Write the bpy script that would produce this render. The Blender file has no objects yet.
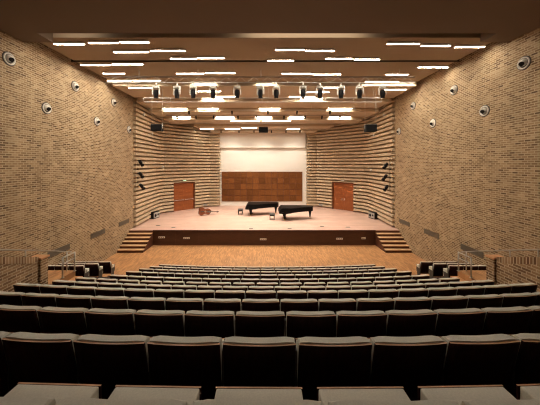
import bpy, bmesh, math, random
from mathutils import Vector, Matrix
random.seed(7)
S = bpy.context.scene
COL = S.collection
F, CX, CY, EYE = 250.0, 262.0, 164.0, 5.53      # focal length in px, vanishing point, eye height above the front floor
XC = 0.15                                        # centre line of the hall
XL, XR = -9.05, 9.35                             # inner faces of the side walls
ORD = ['zeroth', 'first', 'second', 'third', 'fourth', 'fifth', 'sixth', 'seventh', 'eighth', 'ninth', 'tenth',
       'eleventh', 'twelfth', 'thirteenth', 'fourteenth', 'fifteenth', 'sixteenth', 'seventeenth', 'eighteenth', 'nineteenth', 'twentieth']

# ------------------------------------------------------------------ materials
def nt(name):
    m = bpy.data.materials.new(name); m.use_nodes = True
    n = m.node_tree.nodes; l = m.node_tree.links
    return m, n, l, n['Principled BSDF']

def plain(name, col, rough=0.6, metal=0.0, var=0.12, scale=9.0, spec=0.5, coat=0.0):
    m, n, l, b = nt(name)
    tc = n.new('ShaderNodeTexCoord'); no = n.new('ShaderNodeTexNoise')
    no.inputs['Scale'].default_value = scale; no.inputs['Detail'].default_value = 3
    l.new(tc.outputs['Object'], no.inputs['Vector'])
    mx = n.new('ShaderNodeMix'); mx.data_type = 'RGBA'
    mx.inputs['A'].default_value = (*[c * (1 - var) for c in col], 1)
    mx.inputs['B'].default_value = (*[min(1, c * (1 + var)) for c in col], 1)
    l.new(no.outputs['Fac'], mx.inputs['Factor']); l.new(mx.outputs['Result'], b.inputs['Base Color'])
    b.inputs['Roughness'].default_value = rough; b.inputs['Metallic'].default_value = metal
    b.inputs['Specular IOR Level'].default_value = spec
    b.inputs['Coat Weight'].default_value = coat
    return m

def emit(name, col, strength):
    m, n, l, b = nt(name)
    b.inputs['Base Color'].default_value = (*col, 1)
    b.inputs['Emission Color'].default_value = (*col, 1)
    b.inputs['Emission Strength'].default_value = strength
    return m

def brick_vector(n, l, mode):
    if mode == 'uv':
        tc = n.new('ShaderNodeTexCoord'); return tc.outputs['UV']
    tc = n.new('ShaderNodeTexCoord'); sp = n.new('ShaderNodeSeparateXYZ'); l.new(tc.outputs['Object'], sp.inputs[0])
    ad = n.new('ShaderNodeMath'); l.new(sp.outputs['X'], ad.inputs[0]); l.new(sp.outputs['Y'], ad.inputs[1])
    cb = n.new('ShaderNodeCombineXYZ')
    if mode == 'soldier':
        l.new(sp.outputs['Z'], cb.inputs['X']); l.new(ad.outputs[0], cb.inputs['Y'])
    elif mode == 'floor':
        l.new(sp.outputs['X'], cb.inputs['Y']); l.new(sp.outputs['Y'], cb.inputs['X'])
    elif mode == 'floorx':
        l.new(sp.outputs['X'], cb.inputs['X']); l.new(sp.outputs['Y'], cb.inputs['Y'])
    else:
        l.new(ad.outputs[0], cb.inputs['X']); l.new(sp.outputs['Z'], cb.inputs['Y'])
    return cb.outputs[0]

def bricky(name, mode, stops, mortar, bw=0.24, rh=0.075, ms=0.006, rough=0.85, bump=0.35, offset=0.5, grime=0.25, spec=0.25):
    """Courses of bricks or boards; every piece takes its own colour from STOPS."""
    m, n, l, b = nt(name)
    v = brick_vector(n, l, mode)
    br = n.new('ShaderNodeTexBrick')
    l.new(v, br.inputs['Vector'])
    br.inputs['Scale'].default_value = 1; br.inputs['Brick Width'].default_value = bw; br.inputs['Row Height'].default_value = rh
    br.inputs['Mortar Size'].default_value = ms; br.inputs['Mortar Smooth'].default_value = 0.1; br.offset = offset
    br.inputs['Color1'].default_value = (0, 0, 0, 1); br.inputs['Color2'].default_value = (1, 1, 1, 1); br.inputs['Mortar'].default_value = (0.5, 0.5, 0.5, 1)
    cr = n.new('ShaderNodeValToRGB'); cr.color_ramp.interpolation = 'LINEAR'
    e = cr.color_ramp.elements
    e[0].position = stops[0][0]; e[0].color = (*stops[0][1], 1)
    e[1].position = stops[-1][0]; e[1].color = (*stops[-1][1], 1)
    for p, c in stops[1:-1]:
        k = e.new(p); k.color = (*c, 1)
    l.new(br.outputs['Color'], cr.inputs['Fac'])
    no = n.new('ShaderNodeTexNoise'); no.inputs['Scale'].default_value = 1.3; no.inputs['Detail'].default_value = 5
    l.new(v, no.inputs['Vector'])
    mr = n.new('ShaderNodeMapRange'); mr.inputs['From Min'].default_value = 0.3; mr.inputs['From Max'].default_value = 0.7
    mr.inputs['To Min'].default_value = 1 - grime; mr.inputs['To Max'].default_value = 1 + grime
    l.new(no.outputs['Fac'], mr.inputs['Value'])
    mx = n.new('ShaderNodeMix'); mx.data_type = 'RGBA'
    l.new(br.outputs['Fac'], mx.inputs['Factor']); l.new(cr.outputs['Color'], mx.inputs['A']); mx.inputs['B'].default_value = (*mortar, 1)
    mu = n.new('ShaderNodeVectorMath'); mu.operation = 'MULTIPLY'
    l.new(mx.outputs['Result'], mu.inputs[0]); l.new(mr.outputs['Result'], mu.inputs[1])
    l.new(mu.outputs[0], b.inputs['Base Color'])
    b.inputs['Roughness'].default_value = rough; b.inputs['Specular IOR Level'].default_value = spec
    if bump:
        bp = n.new('ShaderNodeBump'); bp.inputs['Strength'].default_value = bump; bp.inputs['Distance'].default_value = 0.01; bp.invert = True
        l.new(br.outputs['Fac'], bp.inputs['Height']); l.new(bp.outputs['Normal'], b.inputs['Normal'])
    return m

def grain(name, c1, c2, axis='X', rough=0.4, scale=3.0, spec=0.4):
    m, n, l, b = nt(name)
    tc = n.new('ShaderNodeTexCoord'); mp = n.new('ShaderNodeMapping'); l.new(tc.outputs['Object'], mp.inputs['Vector'])
    mp.inputs['Scale'].default_value = {'X': (1, 14, 14), 'Y': (14, 1, 14), 'Z': (14, 14, 1)}[axis]
    no = n.new('ShaderNodeTexNoise'); no.inputs['Scale'].default_value = scale; no.inputs['Detail'].default_value = 6
    l.new(mp.outputs[0], no.inputs['Vector'])
    cr = n.new('ShaderNodeValToRGB'); cr.color_ramp.elements[0].position = 0.3; cr.color_ramp.elements[1].position = 0.7
    cr.color_ramp.elements[0].color = (*c1, 1); cr.color_ramp.elements[1].color = (*c2, 1)
    l.new(no.outputs['Fac'], cr.inputs['Fac']); l.new(cr.outputs[0], b.inputs['Base Color'])
    b.inputs['Roughness'].default_value = rough; b.inputs['Specular IOR Level'].default_value = spec
    return m

BR = [(0.0, (0.12, 0.07, 0.035)), (0.06, (0.17, 0.095, 0.045)), (0.12, (0.20, 0.125, 0.062)), (0.5, (0.28, 0.178, 0.093)), (0.85, (0.36, 0.24, 0.135)), (1.0, (0.44, 0.31, 0.185))]
M = {
 'brick': bricky('brick', 'wall', BR, (0.49, 0.385, 0.25), bw=0.22, rh=0.082, ms=0.013, grime=0.12),
 'brick_band': bricky('brick_band', 'uv', [(0, (0.50, 0.38, 0.24)), (0.5, (0.58, 0.45, 0.295)), (1, (0.64, 0.505, 0.345))], (0.55, 0.43, 0.29), grime=0.05, bump=0.15),
 'brick_parapet': bricky('brick_parapet', 'wall', [(0, (0.16, 0.085, 0.04)), (0.5, (0.34, 0.2, 0.1)), (1, (0.46, 0.29, 0.16))], (0.6, 0.46, 0.3), bw=0.26, rh=0.085, ms=0.012),
 'soldier': bricky('soldier', 'soldier', [(0, (0.16, 0.085, 0.04)), (0.5, (0.34, 0.2, 0.1)), (1, (0.46, 0.29, 0.16))], (0.6, 0.46, 0.3), bw=0.6, rh=0.09, ms=0.013, offset=0),
 'terracotta': plain('terracotta', (0.62, 0.30, 0.13), 0.6),
 'parquet': bricky('parquet', 'floor', [(0, (0.36, 0.17, 0.068)), (0.5, (0.48, 0.24, 0.10)), (1, (0.60, 0.315, 0.14))], (0.34, 0.17, 0.07), bw=0.3, rh=0.06, ms=0.002, rough=0.35, bump=0.05, grime=0.1, spec=0.4),
 'stage_top': bricky('stage_top', 'floorx', [(0, (0.52, 0.335, 0.265)), (0.5, (0.565, 0.375, 0.30)), (1, (0.605, 0.41, 0.335))], (0.55, 0.33, 0.22), bw=2.4, rh=0.14, ms=0.003, rough=0.4, bump=0.03, grime=0.06, spec=0.35),
 'stage_front': grain('stage_front', (0.045, 0.016, 0.007), (0.08, 0.028, 0.012), 'X', 0.4),
 'tread': grain('tread', (0.50, 0.30, 0.15), (0.62, 0.40, 0.22), 'X', 0.45),
 'dark_riser': grain('dark_riser', (0.07, 0.022, 0.010), (0.12, 0.04, 0.018), 'X', 0.5),
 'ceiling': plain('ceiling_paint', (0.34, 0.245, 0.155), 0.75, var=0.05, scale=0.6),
 'ceiling_glow': plain('ceiling_paint_glow', (0.50, 0.39, 0.265), 0.75, var=0.05, scale=0.6),  # ceiling colour lightened to paint in the lamp glow over the stage
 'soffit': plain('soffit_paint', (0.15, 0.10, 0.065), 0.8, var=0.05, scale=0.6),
 'void': plain('void_black', (0.03, 0.02, 0.014), 0.9),
 'plaster': plain('white_plaster', (0.85, 0.82, 0.75), 0.8, var=0.03, scale=0.8),
 'beam': plain('beam_plaster', (0.80, 0.76, 0.68), 0.8, var=0.03, scale=0.8),
 'terrace': plain('dark_carpet', (0.06, 0.03, 0.02), 0.95, var=0.2, scale=40),
 'step_wood': grain('step_wood', (0.5, 0.22, 0.08), (0.64, 0.32, 0.12), 'X', 0.5),
 'door': grain('door_wood', (0.25, 0.066, 0.016), (0.33, 0.095, 0.026), 'Z', 0.4),
 'door_frame': grain('door_frame_wood', (0.12, 0.04, 0.015), (0.17, 0.055, 0.02), 'Z', 0.5),
 'chrome': plain('chrome', (0.75, 0.73, 0.70), 0.25, 1.0, 0.05),
 'steel': plain('brushed_steel', (0.55, 0.52, 0.47), 0.4, 0.9, 0.08),
 'alu': plain('aluminium', (0.62, 0.58, 0.52), 0.4, 0.7, 0.08),
 'black': plain('black_metal', (0.009, 0.008, 0.008), 0.6, 0.0, spec=0.12),
 'dark_pipe': plain('dark_pipe', (0.07, 0.055, 0.045), 0.5, 0.3),
 'white_metal': plain('white_metal', (0.72, 0.68, 0.6), 0.5),
 'grey_metal': plain('grey_metal', (0.42, 0.40, 0.36), 0.5, 0.2),
 'piano': plain('piano_lacquer', (0.006, 0.005, 0.005), 0.35, 0.0, spec=0.08),
 'brass': plain('brass', (0.7, 0.48, 0.2), 0.3, 1.0),
 'shell': grain('seat_shell_wood', (0.020, 0.005, 0.004), (0.034, 0.009, 0.006), 'Z', 0.6, spec=0.15),
 'shell_edge': grain('seat_shell_edge', (0.55, 0.27, 0.13), (0.66, 0.36, 0.19), 'X', 0.5),
 'fabric': plain('beige_fabric', (0.74, 0.70, 0.60), 0.95, var=0.16, scale=120, spec=0.1),
 'bass': grain('bass_varnish', (0.12, 0.028, 0.010), (0.20, 0.05, 0.016), 'X', 0.25),
 'bass_front': grain('bass_front_varnish', (0.15, 0.04, 0.014), (0.23, 0.065, 0.022), 'X', 0.25),
 'ebony': plain('ebony', (0.03, 0.02, 0.015), 0.35),
 'leather': plain('black_leather', (0.05, 0.045, 0.04), 0.4),
 'tube': emit('tube_light', (1.0, 0.92, 0.79), 82.0),
 'exit_green': emit('exit_green', (0.55, 1.0, 0.55), 1.2),
 'standard': plain('seat_standard_metal', (0.07, 0.06, 0.05), 0.5, 0.2),
 'vent': plain('vent_metal', (0.13, 0.10, 0.07), 0.6),
 'lens': plain('lens_glass', (0.25, 0.24, 0.22), 0.1, 0.5),
}
TILES = [grain('panel_tile_%s' % k, tuple(c * s for c in (0.18, 0.064, 0.017)), tuple(c * s for c in (0.29, 0.110, 0.032)), 'Z', 0.7, spec=0.12) for k, s in (('umber', 0.6), ('brown', 0.72), ('russet', 0.82), ('amber', 0.95))]

# ------------------------------------------------------------------ mesh helpers
def BM(): return bmesh.new()

def box(bm, lo, hi, mat=0, mtx=None):
    x0, y0, z0 = lo; x1, y1, z1 = hi
    vs = [bm.verts.new(p) for p in ((x0, y0, z0), (x1, y0, z0), (x1, y1, z0), (x0, y1, z0), (x0, y0, z1), (x1, y0, z1), (x1, y1, z1), (x0, y1, z1))]
    fs = [bm.faces.new([vs[i] for i in q]) for q in ((3, 2, 1, 0), (4, 5, 6, 7), (0, 1, 5, 4), (1, 2, 6, 5), (2, 3, 7, 6), (3, 0, 4, 7))]
    for f in fs: f.material_index = mat
    if mtx is not None:
        for v in vs: v.co = mtx @ v.co
    return vs, fs

def cyl(bm, p0, p1, r0, r1=None, seg=10, mat=0, smooth=True):
    p0, p1 = Vector(p0), Vector(p1); r1 = r0 if r1 is None else r1
    d = (p1 - p0).normalized(); a = d.orthogonal().normalized(); c = d.cross(a)
    A, B = [], []
    for i in range(seg):
        t = 2 * math.pi * i / seg; o = a * math.cos(t) + c * math.sin(t)
        A.append(bm.verts.new(p0 + o * r0)); B.append(bm.verts.new(p1 + o * r1))
    for i in range(seg):
        j = (i + 1) % seg
        f = bm.faces.new((A[i], A[j], B[j], B[i])); f.material_index = mat; f.smooth = smooth
    for L in (A[::-1], B):
        f = bm.faces.new(L); f.material_index = mat

def lathe(bm, prof, origin=(0, 0, 0), axis='Z', seg=20, mat=0):
    o = Vector(origin); rings = []
    R = {'Z': Matrix.Identity(3), 'X': Matrix(((0, 0, 1), (1, 0, 0), (0, 1, 0))), 'Y': Matrix(((0, 1, 0), (0, 0, 1), (1, 0, 0)))}[axis]
    for r, h in prof:
        rings.append([bm.verts.new(o + R @ Vector((max(r, 1e-4) * math.cos(2 * math.pi * i / seg), max(r, 1e-4) * math.sin(2 * math.pi * i / seg), h))) for i in range(seg)])
    for A, B in zip(rings, rings[1:]):
        for i in range(seg):
            j = (i + 1) % seg
            f = bm.faces.new((A[i], A[j], B[j], B[i])); f.material_index = mat; f.smooth = True

def prism(bm, poly, lo, hi, plane='XY', mat=0, side_mat=None, smooth=False):
    """Extrude a 2D outline; plane XY -> along Z, YZ -> along X, XZ -> along Y."""
    def P(a, b, h): return {'XY': (a, b, h), 'YZ': (h, a, b), 'XZ': (a, h, b)}[plane]
    A = [bm.verts.new(P(a, b, lo)) for a, b in poly]; B = [bm.verts.new(P(a, b, hi)) for a, b in poly]
    fa = bm.faces.new(A[::-1]); fb = bm.faces.new(B); fa.material_index = fb.material_index = mat
    n = len(poly)
    for i in range(n):
        j = (i + 1) % n
        f = bm.faces.new((A[i], A[j], B[j], B[i])); f.material_index = mat if side_mat is None else side_mat; f.smooth = smooth
    return A, B

def bevel_all(bm, w, seg=2):
    bmesh.ops.bevel(bm, geom=list(bm.edges), offset=w, segments=seg, affect='EDGES', profile=0.6)

def obj(name, bm, mats, parent=None, fix=True):
    if fix: bmesh.ops.recalc_face_normals(bm, faces=bm.faces)
    me = bpy.data.meshes.new(name); bm.to_mesh(me); bm.free()
    for m in (mats if isinstance(mats, (list, tuple)) else [mats]): me.materials.append(M[m] if isinstance(m, str) else m)
    o = bpy.data.objects.new(name, me); COL.objects.link(o)
    if parent: o.parent = parent
    return o

def tag(o, label, cat, group=None):
    o['label'] = label; o['category'] = cat
    if group: o['group'] = group
    return o

def thing(name, label, cat, loc=(0, 0, 0), rz=0.0, group=None):
    o = bpy.data.objects.new(name, None); COL.objects.link(o); o.empty_display_size = 0.2
    o.location = loc; o.rotation_euler = (0, 0, rz)
    return tag(o, label, cat, group)

def struct(name, bm, mats, parent=None):
    o = obj(name, bm, mats, parent)
    if parent is None: o['kind'] = 'structure'
    return o

def dup(root, loc, rz, label, group=None, name=None):
    r = root.copy(); COL.objects.link(r); r.location = loc; r.rotation_euler = (root.rotation_euler[0], root.rotation_euler[1], rz); r['label'] = label
    if group: r['group'] = group
    for ch in list(root.children):
        c = ch.copy(); COL.objects.link(c); c.parent = r
        for g in list(ch.children):
            d = g.copy(); COL.objects.link(d); d.parent = c
    return r

def W(x, d, z): return Vector((x, d, z + EYE))                  # z measured from eye level
def at(px, py, d): return Vector(((px - CX) * d / F, d, (CY - py) * d / F + EYE))

# ------------------------------------------------------------------ camera
cam = bpy.data.cameras.new('camera'); co = bpy.data.objects.new('camera', cam); COL.objects.link(co)
co.location = (0, 0, EYE); co.rotation_euler = (math.radians(90), 0, 0)
cam.sensor_width = 36; cam.lens = 36 * F / 540
cam.shift_x = (270 - CX) / 540; cam.shift_y = -(202.5 - CY) / 540
cam.clip_start = 0.05
S.camera = co

# ------------------------------------------------------------------ the setting
DC = 17.6                                                       # where the plain side walls end
YB = 27.0                                                       # white back wall
STG = 1.04                                                      # stage height
TOP = EYE + 5.6
bm = BM(); box(bm, (XL - 0.4, -2.6, 0), (XL, DC, TOP)); struct('wall_left', bm, 'brick')
bm = BM(); box(bm, (XR, -2.6, 0), (XR + 0.4, DC, TOP)); struct('wall_right', bm, 'brick')
bm = BM(); box(bm, (XL - 0.4, -3.0, 0), (XR + 0.4, -2.6, TOP)); struct('wall_rear', bm, 'brick')
bm = BM(); box(bm, (-11.5, -3.0, -0.2), (11.8, 28.5, 0)); struct('floor', bm, 'parquet')
bm = BM(); box(bm, (-11.5, -3.0, TOP), (11.8, 28.5, TOP + 0.2)); struct('ceiling', bm, 'void')
bm = BM()
box(bm, (-5.6, YB, 0), (5.9, YB + 0.3, TOP)); struct('wall_back', bm, 'plaster')
bm = BM(); box(bm, (-4.66, YB - 0.3, EYE + 1.86), (4.62, YB, EYE + 3.6)); box(bm, (-4.66, YB - 0.36, EYE + 1.74), (4.62, YB, EYE + 1.86)); struct('trim_1', bm, 'beam')

# corbelled brick bands of the stage walls, swept along the plan of each wall
def band_wall(name, pts, z0, z1, flip, cap=True):
    """pts: plan polyline; bands of brick stand proud of recessed joints."""
    pts = [Vector((x, y)) for x, y in pts]; n = len(pts); nor = []
    for i in range(n):
        a = (pts[i] - pts[i - 1]).normalized() if i else None
        b = (pts[i + 1] - pts[i]).normalized() if i < n - 1 else None
        na = Vector((a.y, -a.x)) if a else None; nb = Vector((b.y, -b.x)) if b else None
        if na is None: v = nb
        elif nb is None: v = na
        else:
            v = (na + nb).normalized(); v = v / max(0.35, v.dot(nb))
        nor.append(-v if flip else v)
    s = [0.0]
    for i in range(1, n): s.append(s[-1] + (pts[i] - pts[i - 1]).length)
    pitch, hb, dp = 0.312, 0.182, 0.38
    prof = []                                                    # (z, offset), measured on the common grid
    base = STG
    k = math.floor((z0 - base) / pitch)
    z = z0; prof = []
    while z < z1 - 1e-4:
        q = (z - base) / pitch; kk = math.floor(q + 1e-6); r = (z - base) - kk * pitch
        if r < pitch - hb - 1e-6: e = min(z1, base + kk * pitch + pitch - hb); off = 0.0
        else: e = min(z1, base + (kk + 1) * pitch); off = dp
        prof += [(z, off), (e, off)]; z = e
    bm = BM(); uv = bm.loops.layers.uv.new('UVMap')
    rows = []; v_run = 0; vs = []
    for j, (z, off) in enumerate(prof):
        rows.append([bm.verts.new((pts[i].x + nor[i].x * (off - 0.2), pts[i].y + nor[i].y * (off - 0.2), z)) for i in range(n)])
        vs.append(z + off * 0.97)
    for j in range(len(rows) - 1):
        for i in range(n - 1):
            f = bm.faces.new((rows[j][i], rows[j][i + 1], rows[j + 1][i + 1], rows[j + 1][i]))
            for lp, (ii, jj) in zip(f.loops, ((i, j), (i + 1, j), (i + 1, j + 1), (i, j + 1))): lp[uv].uv = (s[ii], vs[jj])
    # solid body behind the face
    back = [[bm.verts.new((pts[i].x - nor[i].x * 0.5, pts[i].y - nor[i].y * 0.5, z)) for i in range(n)] for z in (z0, z1)]
    for i in range(n - 1):
        bm.faces.new((back[0][i + 1], back[0][i], back[1][i], back[1][i + 1]))
        bm.faces.new((back[1][i], rows[-1][i], rows[-1][i + 1], back[1][i + 1]))
        bm.faces.new((rows[0][i], back[0][i], back[0][i + 1], rows[0][i + 1]))
    for i in (0, n - 1):
        L = [r[i] for r in rows] + [back[1][i], back[0][i]]
        f = bm.faces.new(L)
        for lp in f.loops: lp[uv].uv = (lp.vert.co.x + lp.vert.co.y, lp.vert.co.z)
    return struct(name, bm, 'brick_band')

def mirror(p): return [(2 * XC - x, y) for x, y in p]
curve = [(-9.05, 17.6), (-9.15, 19.0), (-9.24, 20.5), (-9.30, 21.6), (-9.30, 22.3), (-9.10, 22.86), (-8.76, 23.2)]
DA, DB = (-8.40, 23.56), (-6.82, 25.18)
PA = curve + [DA]
PB = [DA, DB]
PC = [DB, (-5.55, 26.5), (-4.66, 26.5), (-4.66, 27.0)]
DOOR_TOP = STG + 2.72
ZT = EYE + 4.9
for side, fl in (('left', False), ('right', True)):
    mm = (lambda p: p) if side == 'left' else mirror
    band_wall('wall_stage_' + side, mm(PA), STG, ZT, fl)
    band_wall('wall_stage_' + side, mm(PB), DOOR_TOP + 0.02, ZT, fl)
    band_wall('wall_stage_' + side, mm(PC), STG, ZT, fl)
    # the brick pier that closes the plain wall towards the stage
    x0, x1 = (XL - 0.4, XL) if side == 'left' else (XR, XR + 0.4)

# double doors in the stage walls
def make_door(k, a, b, bars):
    a, b = Vector(a), Vector(b); w = (b - a).length; ang = math.atan2((b - a).y, (b - a).x)
    e = bpy.data.objects.new('door_%d' % k, None); COL.objects.link(e); e['kind'] = 'structure'
    e.location = (a.x, a.y, STG); e.rotation_euler = (0, 0, ang)   # local -y faces the stage
    h = DOOR_TOP - STG
    bm = BM(); box(bm, (-0.02, -0.1, 0), (0.07, 0.2, h)); box(bm, (w - 0.07, -0.1, 0), (w + 0.02, 0.2, h)); box(bm, (0.07, -0.1, h - 0.09), (w - 0.07, 0.2, h))
    obj('door_frame', bm, 'door_frame', e)
    m = w / 2
    for x0, x1, hx in ((0.075, m - 0.004, m - 0.12), (m + 0.004, w - 0.075, m + 0.12)):
        bm = BM(); box(bm, (x0, 0.02, 0.005), (x1, 0.07, h - 0.095)); lf = obj('door_leaf', bm, 'door', e)
        bm = BM()
        if bars:
            box(bm, (x0 + 0.06, -0.075, 1.0), (x1 - 0.06, -0.035, 1.05))
            for xx in (x0 + 0.08, x1 - 0.13): box(bm, (xx, -0.04, 0.96), (xx + 0.06, 0.02, 1.09))
            obj('push_bar', bm, 'chrome', lf)
        else:
            cyl(bm, (hx, 0.02, 1.05), (hx, -0.05, 1.05), 0.016); cyl(bm, (hx, -0.05, 1.05), (hx + (0.1 if hx > m else -0.1) * -0.0 + (0.11 if hx > m else -0.11), -0.05, 1.05), 0.013)
            box(bm, (hx - 0.03, 0.008, 0.95), (hx + 0.03, 0.02, 1.15)); obj('door_handle', bm, 'chrome', lf)
    return e
make_door(1, DA, DB, True)
rA, rB = mirror([DA])[0], mirror([DB])[0]
make_door(2, rB, rA, False)
# the wall behind the door openings
for side in (0, 1):
    a, b = (Vector(DA), Vector(DB)) if side == 0 else (Vector(rB), Vector(rA))
    bm = BM(); d = (b - a).normalized(); nrm = Vector((-d.y, d.x))
    p = [a + nrm * 0.22 - d * 0.3, b + nrm * 0.22 + d * 0.3, b + nrm * 0.4 + d * 0.3, a + nrm * 0.4 - d * 0.3]
    prism(bm, [(q.x, q.y) for q in p], STG, DOOR_TOP + 0.1); struct('wall_behind_door', bm, 'void')

# stage
bm = BM()
poly = [(XL, 17.0), (XL, DC), (-9.75, DC), (-9.75, 22.5), (-5.3, 27.0), (5.6, 27.0), (10.05, 22.5), (10.05, DC), (XR, DC), (XR, 17.0)]
prism(bm, poly[::-1], STG - 0.05, STG, 'XY'); struct('floor_stage', bm, 'stage_top')
bm = BM()
box(bm, (XL, 17.04, 0), (XR, 17.14, STG - 0.05))
for x in [XL + 1.6 + i * 1.57 for i in range(11)]: box(bm, (x - 0.004, 17.034, 0.1), (x + 0.004, 17.04, STG - 0.06), 1)
box(bm, (XL, 17.03, 0), (XR, 17.04, 0.09), 1)
struct('wall_stage_front', bm, ['stage_front', 'dark_riser'])
bm = BM(); box(bm, (-7.42, 16.985, STG - 0.05), (7.72, 17.0, STG - 0.002)); struct('trim_2', bm, 'dark_riser')

# steps up to the stage on either side
def stage_steps(x0, x1, side, label):
    t = thing('stage_steps', label, 'steps', ((x0 + x1) / 2, 17.0, 0), group=None)
    hw = (x1 - x0) / 2; rise = STG / 6; run = 0.285
    for k in range(1, 6):
        y0 = -(6 - k) * run
        bm = BM(); box(bm, (-hw, y0 - 0.03, k * rise - 0.04), (hw, y0 + run, k * rise)); bevel_all(bm, 0.005, 1); obj('tread', bm, 'tread', t)
        bm = BM(); box(bm, (-hw, y0, (k - 1) * rise), (hw, y0 + 0.03, k * rise - 0.04)); obj('riser', bm, 'dark_riser', t)
    bm = BM(); box(bm, (-hw, -0.02, 5 * rise), (hw, 0.03, STG - 0.06)); obj('riser', bm, 'dark_riser', t)
    pts = [(-5 * run, 0)]
    for k in range(1, 6): pts += [(-(6 - k) * run, k * rise - 0.041), (-(5 - k) * run, k * rise - 0.041)]
    pts += [(0, 0)]
    bm = BM(); s = 1 if side == 'left' else -1
    lo, hi = (hw - 0.05, hw + 0.012) if side == 'left' else (-hw - 0.012, -hw + 0.05)
    prism(bm, pts, lo, hi, 'YZ'); obj('stringer', bm, 'dark_riser', t)
stage_steps(XL + 0.02, -7.42, 'left', 'wooden steps at the left end of the stage front, against the brick wall')
stage_steps(7.72, XR - 0.02, 'right', 'wooden steps at the right end of the stage front, against the brick wall')

# wooden tile panel on the back wall
bm = BM(); nx, ny = 13, 5; px0, pz0, tw, th = -4.32, EYE - 4.0, 8.64 / 13, 3.13 / 5
for i in range(nx):
    for j in range(ny):
        d = random.uniform(0.05, 0.09)
        box(bm, (px0 + i * tw + 0.028, -d, j * th + 0.028), (px0 + (i + 1) * tw - 0.028, -0.03, (j + 1) * th - 0.028), random.choice((0, 1, 1, 2, 2, 2, 3)))
pn = thing('acoustic_panel', 'wide brown panel of square wooden tiles on the white back wall', 'wall panel', (0, YB - 0.012, pz0))
obj('tile_field', bm, TILES, pn)
bm = BM(); box(bm, (px0 - 0.04, -0.03, -0.04), (-px0 + 0.04, 0, 3.17)); obj('backing_board', bm, 'door_frame', pn)

# ------------------------------------------------------------------ ceiling
def wall_half(d):                                               # left wall x at distance d (stage part)
    P = curve + [DA, DB, (-5.55, 26.5), (-4.66, 26.51)]
    for (xa, ya), (xb, yb) in zip(P, P[1:]):
        if ya <= d <= yb: return xa + (xb - xa) * (d - ya) / (yb - ya)
    return XL if d < DC else -4.66
PANELS = [(9.5, 11.58, 4.80), (11.72, 14.6, 4.78), (14.6, 17.2, 4.55), (17.2, 19.2, 4.30), (19.2, 21.2, 4.02), (21.2, 23.2, 3.74), (23.2, 25.2, 3.50), (25.2, 26.95, 3.28)]
for k, (d0, d1, z) in enumerate(PANELS):
    bm = BM()
    if k < 3: l_, r_ = XL + 0.32, XR - 0.32
    else:
        l_ = max(wall_half(min(d1, 26.4)), wall_half(d0)) + 0.45; r_ = 2 * XC - l_
    zt = PANELS[k - 1][2] if k > 1 else z + 0.22
    box(bm, (l_, d0, EYE + z), (r_, d1, EYE + max(zt, z + 0.08)))
    if k in (1, 4): pass
    struct('ceiling', bm, 'ceiling' if k < 2 else 'ceiling_glow')
# low soffit over the seating, with a slot between it and the first panel
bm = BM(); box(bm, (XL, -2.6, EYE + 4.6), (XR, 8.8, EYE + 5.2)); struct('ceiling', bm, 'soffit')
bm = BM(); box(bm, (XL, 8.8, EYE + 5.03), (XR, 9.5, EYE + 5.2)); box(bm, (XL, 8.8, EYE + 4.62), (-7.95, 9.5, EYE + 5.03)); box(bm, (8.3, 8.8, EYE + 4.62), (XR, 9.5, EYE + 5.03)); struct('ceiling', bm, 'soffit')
bm = BM(); box(bm, (XL + 0.1, 11.55, EYE + 4.98), (XR - 0.1, 11.75, EYE + 5.1)); box(bm, (XL + 0.12, 11.69, EYE + 4.79), (XR - 0.12, 11.72, EYE + 4.98)); struct('ceiling', bm, 'void')  # black lining over the panel face paints the slot's shade
for x0, x1, k in ((XL, XL + 0.12, 3), (XR - 0.12, XR, 4)):
    bm = BM(); box(bm, (x0, 9.5, EYE + 5.2), (x1, 17.2, EYE + 5.3)); struct('trim_%d' % k, bm, 'void')

# fluorescent battens: (x0, x1, y) of each in the photograph, put where that ray meets the ceiling
LAMPS = [
 [(54.5, 84.5, 42.7), (89, 118, 41.5), (120, 149, 40.7), (387, 419, 42.4), (421, 450, 44.4), (455, 484, 45.6)],
 [(114, 148.5, 50.8), (150.6, 185, 49.3), (275.4, 304, 48.6), (305.7, 334, 49.4)],
 [(170.5, 196.5, 57.4), (198, 224, 56.9), (326, 352, 57.3), (354, 379.6, 58.2)],
 [(81, 110, 64), (112, 143, 63.1), (268, 293.5, 60.9), (418, 448, 66.2)],
 [(103, 124.7, 72.4), (176.5, 204, 72.4), (206, 235, 72), (282, 311, 72.6), (312.7, 340.7, 73.3), (386, 408, 73.5)],
 [(107.5, 131, 79.8), (133, 160, 79.6), (365, 381, 80.9), (382, 398, 81), (399, 415, 81.4)],
 [(129, 154, 87), (190.5, 216, 85.6), (256.5, 276, 83.4), (318.7, 344.6, 86.6), (384.5, 406, 88.6)],
 [(198, 221, 90.4), (305, 329, 91.2)],
 [(215, 235, 95.7), (289, 315, 96)],
 [(202, 223, 101), (300.5, 322.6, 101.4)],
 [(163, 187, 110.7), (198, 218, 110.7), (259, 280, 110), (328, 352, 111)],
 [(173, 190, 117), (216, 234, 116.5), (255, 272, 116.5), (289, 304, 117.3), (329, 351, 118)],
 [(231, 260, 120.2), (262, 291, 120.2)],
 [(200, 214, 128.3), (225, 240, 128.3), (242, 257, 127.3), (287, 300, 128.3)],
]
def ceil_hit(py):
    prev = None
    for d0, d1, z in PANELS:
        d = F * z / (CY - py)
        if d < d0: return (prev[1] - 0.12, prev[2]) if prev else (d0 + 0.2, z)
        if d <= d1: return (min(max(d, d0 + 0.1), d1 - 0.1), z)
        prev = (d0, d1, z)
    return (prev[1] - 0.15, prev[2])
RN = ['nearest', 'second', 'third', 'fourth', 'fifth', 'sixth', 'seventh', 'eighth', 'ninth', 'tenth', 'eleventh', 'twelfth', 'thirteenth', 'farthest']
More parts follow.
